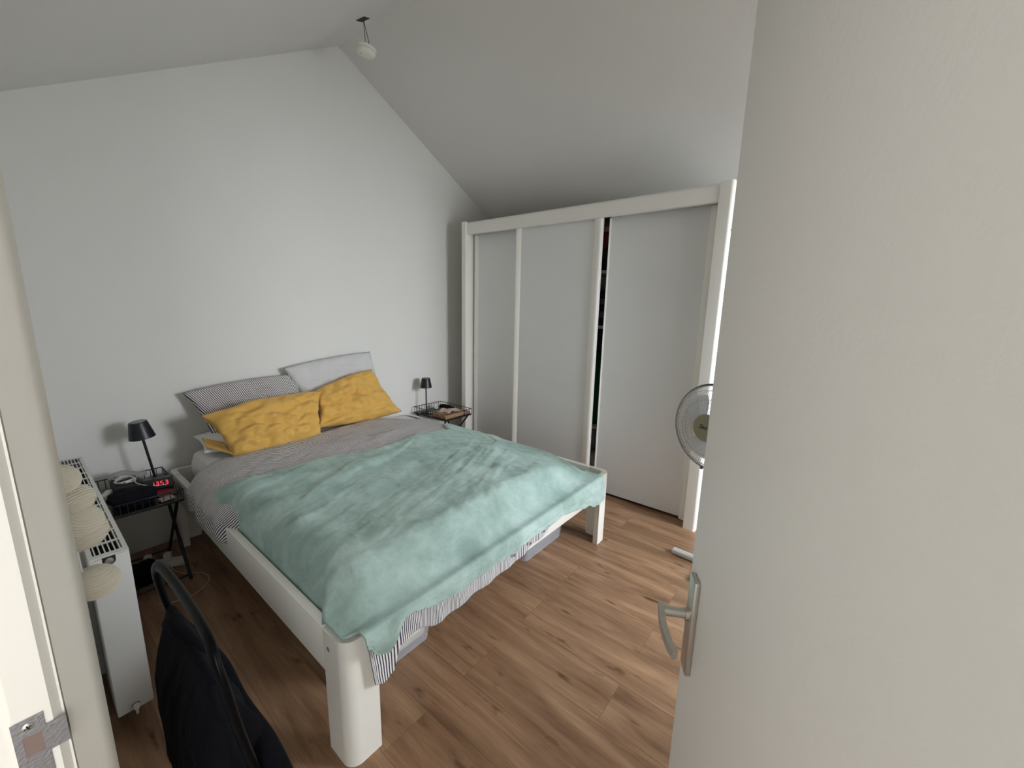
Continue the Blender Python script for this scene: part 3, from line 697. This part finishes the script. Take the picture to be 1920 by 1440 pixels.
def lamp(cx, cy, zb, tilt, sc_, label):
    T = Matrix.Translation((cx, cy, zb)) @ Matrix.Rotation(radians(tilt), 4, 'Y') @ Matrix.Scale(sc_, 4)
    t = root('table_lamp', label, 'lamp', (cx, cy, zb), 'slim black table lamps')
    b = NB(); lathe(b, [(0, 0.001), (0.052, 0.001), (0.052, 0.009), (0.046, 0.013), (0.010, 0.015), (0, 0.015)], 36, T); obj('base', b, M_lampb, t, 40)
    b = NB(); lathe(b, [(0.0065, 0.012), (0.0065, 0.30), (0, 0.30)], 16, T); obj('pole', b, M_lampb, t, 40)
    b = NB(); lathe(b, [(0.058, 0.262), (0.0595, 0.262), (0.042, 0.352), (0.040, 0.357), (0.0, 0.357), (0.0, 0.353), (0.0385, 0.353), (0.056, 0.262)], 40, T)
    s = obj('lamp_shade', b, M_lampb, t, 40)
    b = NB(); lathe(b, [(0, 0.3605), (0.033, 0.3605), (0.0345, 0.357)], 32, T); obj('shade_top', b, mat('shade_top_'+label[:6], srgb(120, 122, 128), 0.4), s, 40)
    return t
lamp(0.428, 2.945, 0.486, -6.5, 0.98, 'slim black cordless lamp behind the red digital clock')
lamp(2.425, 2.985, 0.491, 0, 0.93, 'slim black cordless lamp right of the pillows')

# digital clock reading 13:53
ck = root('alarm_clock', 'black alarm clock with red glowing digits on the cluttered bedside table', 'clock', (0.41, 2.80, 0.487))
# local frame: screen faces the camera side
cp = Vector((0.412, 2.775, 0.487)); fd = Vector((-0.19, -1.0, 0)).normalized(); rd_ = Vector((-fd.y, fd.x, 0))  # right as seen from the front
MC = Matrix(((rd_.x, -fd.x, 0, cp.x), (rd_.y, -fd.y, 0, cp.y), (0, 0, 1, cp.z), (0, 0, 0, 1)))
b = NB(); prism(b, [(-0.0, 0), (0.05, 0), (0.05, 0.05), (0.018, 0.05)], -0.062, 0.062, 'x', MC); obj('case', b, M_blackp, ck)
M_red = mat('red_led', srgb(255, 30, 40), 0.5, emit=(1, 0.03, 0.06, 1), estr=2.2)
segs = {'1': 'bc', '3': 'abgcd', '5': 'afgcd'}
tilt = math.atan2(0.018, 0.05)
MF = MC @ Matrix.Rotation(-tilt, 4, 'X')
for k, ch in enumerate('1353'):
    bm = NB(); ox = -0.030+k*0.0192; W_, H_, t_ = 0.0105, 0.0105, 0.0022; oz = 0.0155
    for s in segs[ch]:
        hz = {'a': 2*H_, 'g': H_, 'd': 0}
        if s in hz: box(bm, ox+0.0012, ox+W_-0.0012, -0.0012, -0.0002, oz+hz[s]-t_/2, oz+hz[s]+t_/2, 0, 1, MF)
        else:
            xx = ox+W_ if s in 'bc' else ox; z0_ = oz+(H_ if s in 'bf' else 0)
            box(bm, xx-t_/2, xx+t_/2, -0.0012, -0.0002, z0_+0.0012, z0_+H_-0.0012, 0, 1, MF)
    obj('digit', bm, M_red, ck)
# cable coil, charger, bag, papers on the left table
b = NB()
pts = []
for i in range(150):
    a = 2*pi*i/30; r_ = 0.036+0.004*sin(i*0.7); pts.append((0.292+r_*1.05*cos(a), 2.85+r_*1.2*sin(a), 0.549+0.0022*(i//30)+0.004*sin(i*0.4)))
pts += [(0.325, 2.79, 0.545), (0.345, 2.74, 0.54), (0.38, 2.70, 0.536), (0.43, 2.685, 0.532)]
tube(b, smooth_path(pts, 2), 0.0022, 7); cc = obj('cable_coil', b, M_whitec, None, 60); tag(cc, 'white charging cable coiled on the left bedside table', 'cable')
b = NB(); box(b, -0.012, 0.012, -0.005, 0.005, -0.004, 0.004, 0.0015, 2, Matrix.Translation((0.296, 2.80, 0.5565)) @ Matrix.Rotation(radians(35), 4, 'Z')); obj('cable_plug', b, M_whitep, cc, 40)
def blob(name, x0, x1, y0, y1, z0, z1, m, label, cat, amp=0.015, seed=0):
    bm = NB(); bmesh.ops.create_icosphere(bm, subdivisions=4, radius=1)
    for v in bm.verts:
        c = v.co.copy(); q = Vector([abs(t)**0.7*(1 if t > 0 else -1) for t in c])
        p = Vector(((x0+x1)/2+q.x*(x1-x0)/2*0.95, (y0+y1)/2+q.y*(y1-y0)/2*0.95, (z0+z1)/2+q.z*(z1-z0)/2))
        n = noise.noise_vector(Vector((p.x*20+seed, p.y*20, p.z*20)))+0.5*noise.noise_vector(Vector((p.x*50+seed, p.y*50, p.z*50)))
        p += n*amp; p.z = max(p.z, z0+0.0005); v.co = p
    return tag(obj(name, bm, m, None, 180), label, cat)
blob('toiletry_bag', 0.20, 0.385, 2.56, 2.75, 0.487, 0.555, M_navy, 'black soft pouch lying at the front of the left bedside table', 'pouch', 0.012, 3)
blob('leather_wallet', 0.325, 0.375, 2.83, 2.945, 0.487, 0.525, mat('dark_leather', srgb(42, 22, 18), 0.5), 'dark brown leather wallet behind the coiled cable', 'wallet', 0.006, 5)
b = NB(); box(b, 0.24, 0.345, 2.79, 2.94, 0.487, 0.540, 0.004); tag(obj('tissue_box', b, mat('tissue_card', srgb(34, 28, 28), 0.7), None, 40), 'dark box under the coiled white cable', 'box')
b = NB(); box(b, -0.018, 0.018, -0.05, 0.05, 0.0, 0.030, 0.01, 3, Matrix.Translation((0.212, 2.82, 0.488)) @ Matrix.Rotation(radians(-25), 4, 'Z')); tag(obj('charger_plug', b, M_whitep, None, 50), 'white charger plug lying between the radiator and black pouch', 'charger')
b = NB(); box(b, -0.045, 0.045, -0.03, 0.03, 0.0, 0.004, 0.001, 1, Matrix.Translation((0.425, 2.66, 0.4875)) @ Matrix.Rotation(radians(20), 4, 'Z')); tag(obj('brown_card', b, mat('brown_card', srgb(90, 58, 48), 0.7), None), 'reddish brown card lying in front of the alarm clock', 'card')
b = NB(); box(b, -0.03, 0.03, -0.02, 0.02, 0, 0.012, 0.003, 2, Matrix.Translation((0.405, 2.585, 0.4875)) @ Matrix.Rotation(radians(12), 4, 'Z')); tag(obj('paper_packet', b, mat('paper_packet', srgb(150, 140, 132), 0.8), None), 'small pale paper packet at the front rim of the left table', 'packet')
def sheet(u_, v_): 
    x = 0.235+0.16*u_; y = 2.93+0.05*v_; return Vector((x, y, 0.541+0.014*sin(u_*5)+0.012*v_+0.006*fbm(x*20, y*20)))
tag(grid_mesh('clear_wrapper', 16, 8, sheet, glass_like('wrapper', srgb(170, 165, 158), 0.6), None, 0.001), 'crumpled clear wrapper at the back of the left bedside table', 'wrapper')
# right table things
b = NB(); lathe(b, [(0.009, -0.012), (0.024, -0.012), (0.026, -0.008), (0.026, 0.008), (0.024, 0.012), (0.009, 0.012), (0.009, -0.012)], 28, Matrix.Translation((2.565, 3.015, 0.517)) @ Matrix.Rotation(radians(75), 4, 'X') @ Matrix.Rotation(radians(15), 4, 'Y')); tag(obj('tape_roll', b, M_whitep, None, 40), 'white roll standing at the back of the right table', 'roll')
b = NB(); box(b, -0.035, 0.035, -0.03, 0.03, 0, 0.022, 0.003, 2, Matrix.Translation((2.585, 2.905, 0.491)) @ Matrix.Rotation(radians(18), 4, 'Z')); tag(obj('yellow_packet', b, mat('yellow_card', srgb(196, 176, 40), 0.6), None, 40), 'small yellow packet in the middle of the right table', 'packet')
b = NB(); box(b, 2.375, 2.60, 2.66, 2.84, 0.491, 0.524, 0.002, 1); tag(obj('cork_box', b, mat('kraft_card', srgb(176, 140, 104), 0.8), None), 'shallow kraft brown box at the front of the right table', 'box')
def cloth2(u_, v_):
    x = 2.44+0.18*u_; y = 2.69+0.14*v_; return Vector((x, y, 0.528+0.020*math.exp(-((u_-0.25)/0.15)**2)+0.005*sin(v_*6+u_*4)))
tag(grid_mesh('pink_paper', 18, 12, cloth2, mat('pink_paper', srgb(214, 180, 170), 0.8), None, 0.001), 'pale pink sheet lying on the kraft box', 'paper')
blob('black_pouch', 2.60, 2.68, 2.83, 3.04, 0.491, 0.532, M_navy, 'black pouch along the wardrobe side of the right table', 'pouch', 0.005, 9)
b = NB(); box(b, -0.07, 0.07, -0.03, 0.03, 0, 0.010, 0.002, 1, Matrix.Translation((2.475, 2.925, 0.491)) @ Matrix.Rotation(radians(-15), 4, 'Z')); tag(obj('greenish_booklet', b, mat('booklet', srgb(150, 152, 130), 0.7), None), 'thin pale green booklet beside the lamp on the right table', 'booklet')
b = NB(); box(b, 2.610, 2.685, 2.655, 2.80, 0.491, 0.515, 0.006, 2); tag(obj('pink_case', b, mat('pink_case', srgb(150, 108, 112), 0.5), None, 40), 'dusty pink case at the front right corner of the right table', 'case')

# power strip and floor cable under the left table
b = NB(); MP = Matrix.Translation((0.385, 2.835, 0.0005)) @ Matrix.Rotation(radians(-30), 4, 'Z')
ps = root('power_strip', 'white power strip on the floor under the left bedside table', 'power strip', (0.385, 2.835, 0))
box(b, -0.115, 0.115, -0.026, 0.026, 0, 0.036, 0.006, 2, MP); obj('body', b, M_whitep, ps, 40)
for i in range(2):
    b = NB(); box(b, -0.016, 0.016, -0.016, 0.016, 0.037, 0.08, 0.005, 2, MP @ Matrix.Translation((-0.06+0.09*i, 0, 0))); obj('plug', b, M_whitep, ps, 40)
b = NB(); tube(b, smooth_path([(0.40, 2.83, 0.03), (0.42, 2.72, 0.006), (0.46, 2.645, 0.004), (0.505, 2.60, 0.004), (0.525, 2.53, 0.004), (0.50, 2.47, 0.004), (0.43, 2.42, 0.004), (0.35, 2.43, 0.004), (0.30, 2.47, 0.004)], 8), 0.0022, 6); tag(obj('floor_cable', b, M_whitec, None, 60), 'thin white cable looping on the floor beside the bed', 'cable')
blob('dark_bag', 0.20, 0.36, 2.66, 2.80, 0.0, 0.10, M_navy, 'dark bag on the floor under the left bedside table', 'bag', 0.02, 11)

# ------------------------------------------------------------------ chair with a jacket over its back
ch = root('metal_chair', 'folded black metal chair with glossy tube back standing beside the radiator', 'chair', (0.22, 1.13, 0))
def chair_tube(pts, name, r=0.012, flat=None):
    b = NB(); tube(b, smooth_path(pts, 7), r, 12, flat=flat); return obj(name, b, M_chairm, ch, 60)
chair_tube([(0.225, 1.380, 0.45), (0.190, 1.372, 0.62), (0.172, 1.366, 0.74), (0.170, 1.352, 0.787), (0.177, 1.305, 0.803), (0.183, 1.15, 0.806), (0.183, 1.00, 0.806), (0.181, 0.935, 0.799), (0.180, 0.902, 0.772), (0.186, 0.890, 0.72), (0.200, 0.884, 0.60), (0.225, 0.88, 0.45)], 'back_frame', 0.0150, 0.62)
for y in (0.892, 1.368):
    yi = y+(0.07 if y < 1 else -0.05)
    chair_tube([(0.225, y, 0.45), (0.235, y, 0.25), (0.225, y, 0.012)], 'leg', 0.011)
    chair_tube([(0.200, yi, 0.50), (0.215, yi, 0.25), (0.260, yi, 0.012)], 'leg', 0.010)
b = NB(); box(b, 0.206, 0.222, 1.00, 1.30, 0.22, 0.54, 0.007, 3); obj('seat', b, M_black, ch, 50)
b = NB(); box(b, 0.178, 0.190, 0.985, 1.33, 0.56, 0.625, 0.005, 2); obj('backrest', b, M_black, ch, 50)
# jacket: closed draped body plus two sleeves
def jacket():
    bm = NB(); NY, NA = 44, 40; rings = []
    for i in range(NY+1):
        s = i/NY; y = 0.912+0.485*s
        endk = sst(0, 0.14, s)*sst(1, 0.86, s)
        zt = 0.60+0.075*endk+0.012*fbm(y*9, 0.2); zbm = 0.16+0.03*fbm(y*6, 2.0)
        ring = []
        for k in range(NA):
            a = 2*pi*k/NA
            # superellipse section, wider towards the bottom on the seat side
            cz = (zt+zbm)/2; hz = (zt-zbm)/2; z = cz+hz*(abs(sin(a))**0.6)*(1 if sin(a) > 0 else -1)
            low = (zt-z)/(zt-zbm)
            xl = 0.162-0.034*sst(0, 0.35, low)-0.004*low; xr = 0.208+0.050*sst(0.0, 0.45, low)+0.02*low
            cx_ = (xl+xr)/2; hx_ = (xr-xl)/2*(0.15+0.85*endk**0.5)
            x = cx_+hx_*(abs(cos(a))**0.7)*(1 if cos(a) > 0 else -1)
            x += 0.010*fbm(y*14, z*5, 3)*sst(0, 0.3, low)+0.012*fbm(y*16, z*2.5, 7)*low
            ring.append(bm.verts.new((x, y, z)))
        rings.append(ring)
    for A, B in zip(rings, rings[1:]):
        for k in range(NA): bm.faces.new((A[k], A[(k+1) % NA], B[(k+1) % NA], B[k]))
    bm.faces.new(rings[0][::-1]); bm.faces.new(rings[-1]); return bm
jk = root('jacket', 'dark navy jacket draped over the back of the metal chair', 'jacket', (0.2, 1.1, 0.15))
obj('body', jacket(), M_navy, jk, 180)
b = NB(); tube(b, smooth_path([(0.205, 1.27, 0.56), (0.238, 1.20, 0.50), (0.249, 1.08, 0.458), (0.252, 0.94, 0.440), (0.255, 0.80, 0.42)], 6), [0.034+0.004*sin(i*0.45) for i in range(25)], 16); obj('sleeve', b, M_navy, jk, 180)
b = NB(); tube(b, smooth_path([(0.182, 1.34, 0.60), (0.176, 1.29, 0.650), (0.180, 1.21, 0.668), (0.198, 1.10, 0.662)], 6), [0.010+0.011*sin(pi*min(1, (i+3)/20)) for i in range(19)], 12); obj('collar', b, M_navy, jk, 180)

# ------------------------------------------------------------------ smoke detector hanging from its wires
sd = root('smoke_detector', 'white smoke detector dangling by its wires from the ceiling ridge', 'smoke detector', (1.70, 2.63, 3.05))
zpl = lambda x: zc(x)
b = NB()
hc = Vector((1.688, 2.635, 0)); 
MH = Matrix.Translation((hc.x, hc.y, zpl(hc.x)-0.0015)) @ Matrix.Rotation(-math.atan(SL), 4, 'Y') @ Matrix.Rotation(radians(28), 4, 'Z')
box(b, -0.042, 0.042, -0.030, 0.030, -0.001, 0.001, 0, 1, MH); obj('ceiling_hole', b, M_dark, sd)
TD = Matrix.Translation((1.697, 2.629, 3.100)) @ Matrix.Rotation(radians(9), 4, Vector((-rt.y, rt.x, 0)))
M_wire = mat('brown_wire', srgb(96, 88, 74), 0.6)
for pts in ([(1.690, 2.635, zpl(1.690)-0.002), (1.693, 2.632, 3.23), (1.694, 2.630, 3.18), (1.697, 2.628, 3.118)], [(1.692, 2.633, zpl(1.692)-0.002), (1.696, 2.628, 3.24), (1.706, 2.618, 3.18), (1.712, 2.612, 3.13), (1.704, 2.620, 3.115)], [(1.700, 2.625, 3.118), (1.688, 2.642, 3.135), (1.676, 2.655, 3.128)]):
    b = NB(); tube(b, smooth_path(pts, 6), 0.0022, 6); obj('wire', b, M_wire, sd, 60)
M_det = mat('detector_plastic', srgb(240, 236, 224), 0.45)
b = NB(); lathe(b, [(0, 0.020), (0.060, 0.020), (0.063, 0.017), (0.063, 0.006), (0.060, 0.003), (0, 0.003)], 40, TD); obj('mounting_plate', b, M_det, sd, 40)
b = NB(); lathe(b, [(0, 0.003), (0.056, 0.003), (0.058, -0.001), (0.060, -0.003), (0.059, -0.013), (0.052, -0.022), (0.040, -0.025), (0, -0.025)], 40, TD); hs = obj('housing', b, M_det, sd, 40)
b = NB(); lathe(b, [(0, 0.002), (0.0032, 0.002), (0.0032, 0)], 12, TD @ Matrix.Translation((-0.030, 0.010, -0.0245)) @ Matrix.Rotation(pi, 4, 'X')); obj('indicator', b, M_dark, hs)

# ------------------------------------------------------------------ pedestal fan
fc = Vector((2.335, 0.475, 0.883)); fn = Vector((-0.93, 0.37, 0.05)).normalized()
ft = root('pedestal_fan', 'silver pedestal fan with round wire cage half hidden by the door', 'fan', (2.36, 0.42, 0))
q = fn.to_track_quat('Z', 'Y').to_matrix().to_4x4(); TF = Matrix.Translation(fc) @ q
M_wireg = mat('fan_wire', srgb(150, 149, 145), 0.4)
M_fgrey = mat('fan_rim', srgb(98, 96, 90), 0.45)
M_blade = mat('fan_blade', srgb(232, 232, 238), 0.3, spec=0.4)
M_hub = mat('fan_badge', srgb(150, 142, 118), 0.4)
M_fw = mat('fan_white', srgb(214, 214, 212), 0.4)
RF = 0.232
def ring(bm, r, z, tr, seg=72): tube(bm, [TF @ Vector((r*cos(2*pi*k/seg), r*sin(2*pi*k/seg), z)) for k in range(seg)], tr, 6, True)
for sgn, nm in ((1, 'front_grille'), (-1, 'rear_grille')):
    b = NB()
    for r_, z_ in ((0.226, 0.012), (0.20, 0.040), (0.150, 0.052)): ring(b, r_, sgn*z_, 0.0011 if r_ < 0.22 else 0.0018, 64)
    nw = 100
    for k in range(nw):
        a = 2*pi*k/nw; sw = 0.25*sgn
        pp = [TF @ Vector((r_*cos(a+sw*(RF-r_)/RF*1.4), r_*sin(a+sw*(RF-r_)/RF*1.4), sgn*z_)) for r_, z_ in ((0.060, 0.060), (0.10, 0.059), (0.15, 0.053), (0.20, 0.040), (0.222, 0.022), (0.228, 0.010))]
        tube(b, pp, 0.00085, 4, cap=False)
    obj(nm, b, M_wireg, ft)
b = NB(); tube(b, [TF @ Vector((RF*cos(2*pi*k/72), RF*sin(2*pi*k/72), 0)) for k in range(72)], 0.0055, 8, True); rim = obj('cage_rim', b, M_fgrey, ft, 60)
for a in (-96, -82):
    b = NB(); p = TF @ Vector((RF*cos(radians(a)), RF*sin(radians(a)), 0.006)); box(b, -0.010, 0.010, -0.008, 0.008, -0.012, 0.006, 0.002, 1, Matrix.Translation(p)); obj('clip', b, M_fgrey, rim)
b = NB(); lathe(b, [(0, 0.066), (0.060, 0.066), (0.073, 0.062), (0.075, 0.056), (0.0, 0.056)], 40, TF); bg = obj('badge', b, M_hub, ft, 40)
for k in range(3):
    b = NB()
    a0 = 2*pi*k/3+0.55; N1, N2 = 14, 10; Vv = []
    for i in range(N1+1):
        r_ = 0.03+0.155*i/N1; wdt = 0.55+0.75*sin(pi*min(1, (i/N1)*0.62+0.12)); row = []
        for j in range(N2+1):
            t = j/N2-0.5; rr = r_*(1-0.05*(2*t)**2) ; a = a0+t*wdt*1.15-0.25*i/N1
            row.append(b.verts.new(TF @ Vector((rr*cos(a), rr*sin(a), -0.045*t+0.004))))
        Vv.append(row)
    for i in range(N1):
        for j in range(N2): b.faces.new((Vv[i][j], Vv[i+1][j], Vv[i+1][j+1], Vv[i][j+1]))
    me_o = obj('blade', b, M_blade, ft, 180); s_ = me_o.modifiers.new('solid', 'SOLIDIFY'); s_.thickness = 0.002
b = NB(); lathe(b, [(0, 0.03), (0.030, 0.03), (0.034, 0.0), (0.034, -0.03), (0, -0.03)], 28, TF); obj('hub', b, M_fw, ft, 40)
b = NB(); lathe(b, [(0, -0.062), (0.055, -0.062), (0.060, -0.075), (0.055, -0.16), (0.03, -0.185), (0, -0.185)], 32, TF); obj('motor_housing', b, M_fw, ft, 40)
pc = fc-fn*0.12
b = NB(); tube(b, [(pc.x, pc.y, 0.04), (pc.x, pc.y, pc.z-0.03)], 0.012, 14); obj('pole', b, M_fw, ft, 60)
b = NB(); tube(b, [(pc.x, pc.y, 0.05), (pc.x, pc.y, 0.50)], 0.017, 14); obj('pole_sleeve', b, M_fw, ft, 60)
b = NB(); box(b, pc.x-0.035, pc.x+0.035, pc.y-0.03, pc.y+0.03, pc.z-0.16, pc.z-0.04, 0.012, 3); obj('neck', b, M_fw, ft, 50)
dirn = (Vector((2.46, 0.645, 0))-Vector((pc.x, pc.y, 0))); an = math.atan2(dirn.y, dirn.x); Lg = dirn.length
for k in range(2):
    b = NB(); MB_ = Matrix.Translation((pc.x, pc.y, 0.0)) @ Matrix.Rotation(an+k*pi/2, 4, 'Z')
    box(b, -Lg, Lg, -0.022, 0.022, 0.004+0.0*k, 0.034+0.002*k, 0.008, 3, MB_); obj('foot_bar', b, M_fw, ft, 50)
# badge lettering
def text(name, body, size, M_, m, parent, ext=0.0006):
    cu = bpy.data.curves.new(name, 'FONT'); cu.body = body; cu.size = size; cu.extrude = ext; cu.align_x = 'CENTER'; cu.align_y = 'CENTER'; cu.shear = 0.35; cu.offset = 0.0006
    tmp = bpy.data.objects.new(name, cu); COL.objects.link(tmp); dg = bpy.context.evaluated_depsgraph_get(); dg.update()
    me = bpy.data.meshes.new_from_object(tmp.evaluated_get(dg)); bpy.data.objects.remove(tmp)
    me.transform(M_); return link(name, me, m, parent)
zx = Vector((0, 0, 1)).cross(fn).normalized(); zy = fn.cross(zx).normalized()
MT = Matrix(((zx.x, zy.x, fn.x, 0), (zx.y, zy.y, fn.y, 0), (zx.z, zy.z, fn.z, 0), (0, 0, 0, 1)))
text('badge_lettering', 'Sau', 0.034, Matrix.Translation(fc+fn*0.0665-zx*0.012+zy*0.004) @ MT, M_blackp, bg)

# ------------------------------------------------------------------ storage boxes under the bed
M_cont = mat('box_contents_grey', srgb(120, 120, 126), 0.9, bump=0.6, bscale=20, var=0.3, vscale=14)
M_cont2 = mat('box_contents_white', srgb(205, 200, 196), 0.9, bump=0.6, bscale=20, var=0.3, vscale=12)
def sbox(x0, x1, y0, y1, h, label, mc):
    t = root('storage_box', label, 'storage box', ((x0+x1)/2, (y0+y1)/2, 0), 'translucent boxes under the bed')
    def rr(xa, xb, ya, yb, r):
        return arc(xb-r, ya+r, r, -90, 0, 5)+arc(xb-r, yb-r, r, 0, 90, 5)+arc(xa+r, yb-r, r, 90, 180, 5)+arc(xa+r, ya+r, r, 180, 270, 5)
    b = NB(); R1 = rr(x0+0.02, x1-0.02, y0+0.02, y1-0.02, 0.035); R2 = rr(x0+0.004, x1-0.004, y0+0.004, y1-0.004, 0.035); R3 = rr(x0, x1, y0, y1, 0.035)
    lv = [[b.verts.new((p[0], p[1], z)) for p in P] for P, z in ((R1, 0.003), (R2, h*0.72), (R3, h*0.73), (R3, h*0.95))]
    for A, B in zip(lv, lv[1:]):
        for k in range(len(A)): b.faces.new((A[k], A[(k+1) % len(A)], B[(k+1) % len(A)], B[k]))
    b.faces.new(lv[0][::-1]); obj('tub', b, M_boxpl, t, 40)
    b = NB(); prism(b, rr(x0-0.004, x1+0.004, y0-0.004, y1+0.004, 0.038), h*0.95, h, 'z'); obj('lid', b, M_boxpl, t, 40)
    b = NB(); box(b, (x0+x1)/2-0.045, (x0+x1)/2+0.045, y0-0.012, y0-0.003, h*0.62, h*1.01, 0.003); obj('clasp', b, M_boxpl, t, 40)
    bm = NB(); box(bm, x0+0.03, x1-0.03, y0+0.03, y1-0.03, 0.008, h*0.80, 0.03, 3); bmesh.ops.subdivide_edges(bm, edges=bm.edges[:], cuts=2, use_grid_fill=True)
    for v in bm.verts: v.co += noise.noise_vector(v.co*14)*0.007
    tag(obj('stored_textiles', bm, mc, None, 180), 'folded textiles inside the '+label[:60], 'textiles')
sbox(0.66, 1.065, 1.265, 1.80, 0.20, 'translucent storage box under the near end of the bed', M_cont2)
sbox(1.745, 2.185, 1.262, 1.85, 0.215, 'translucent storage box under the bed near its right foot leg', M_cont)
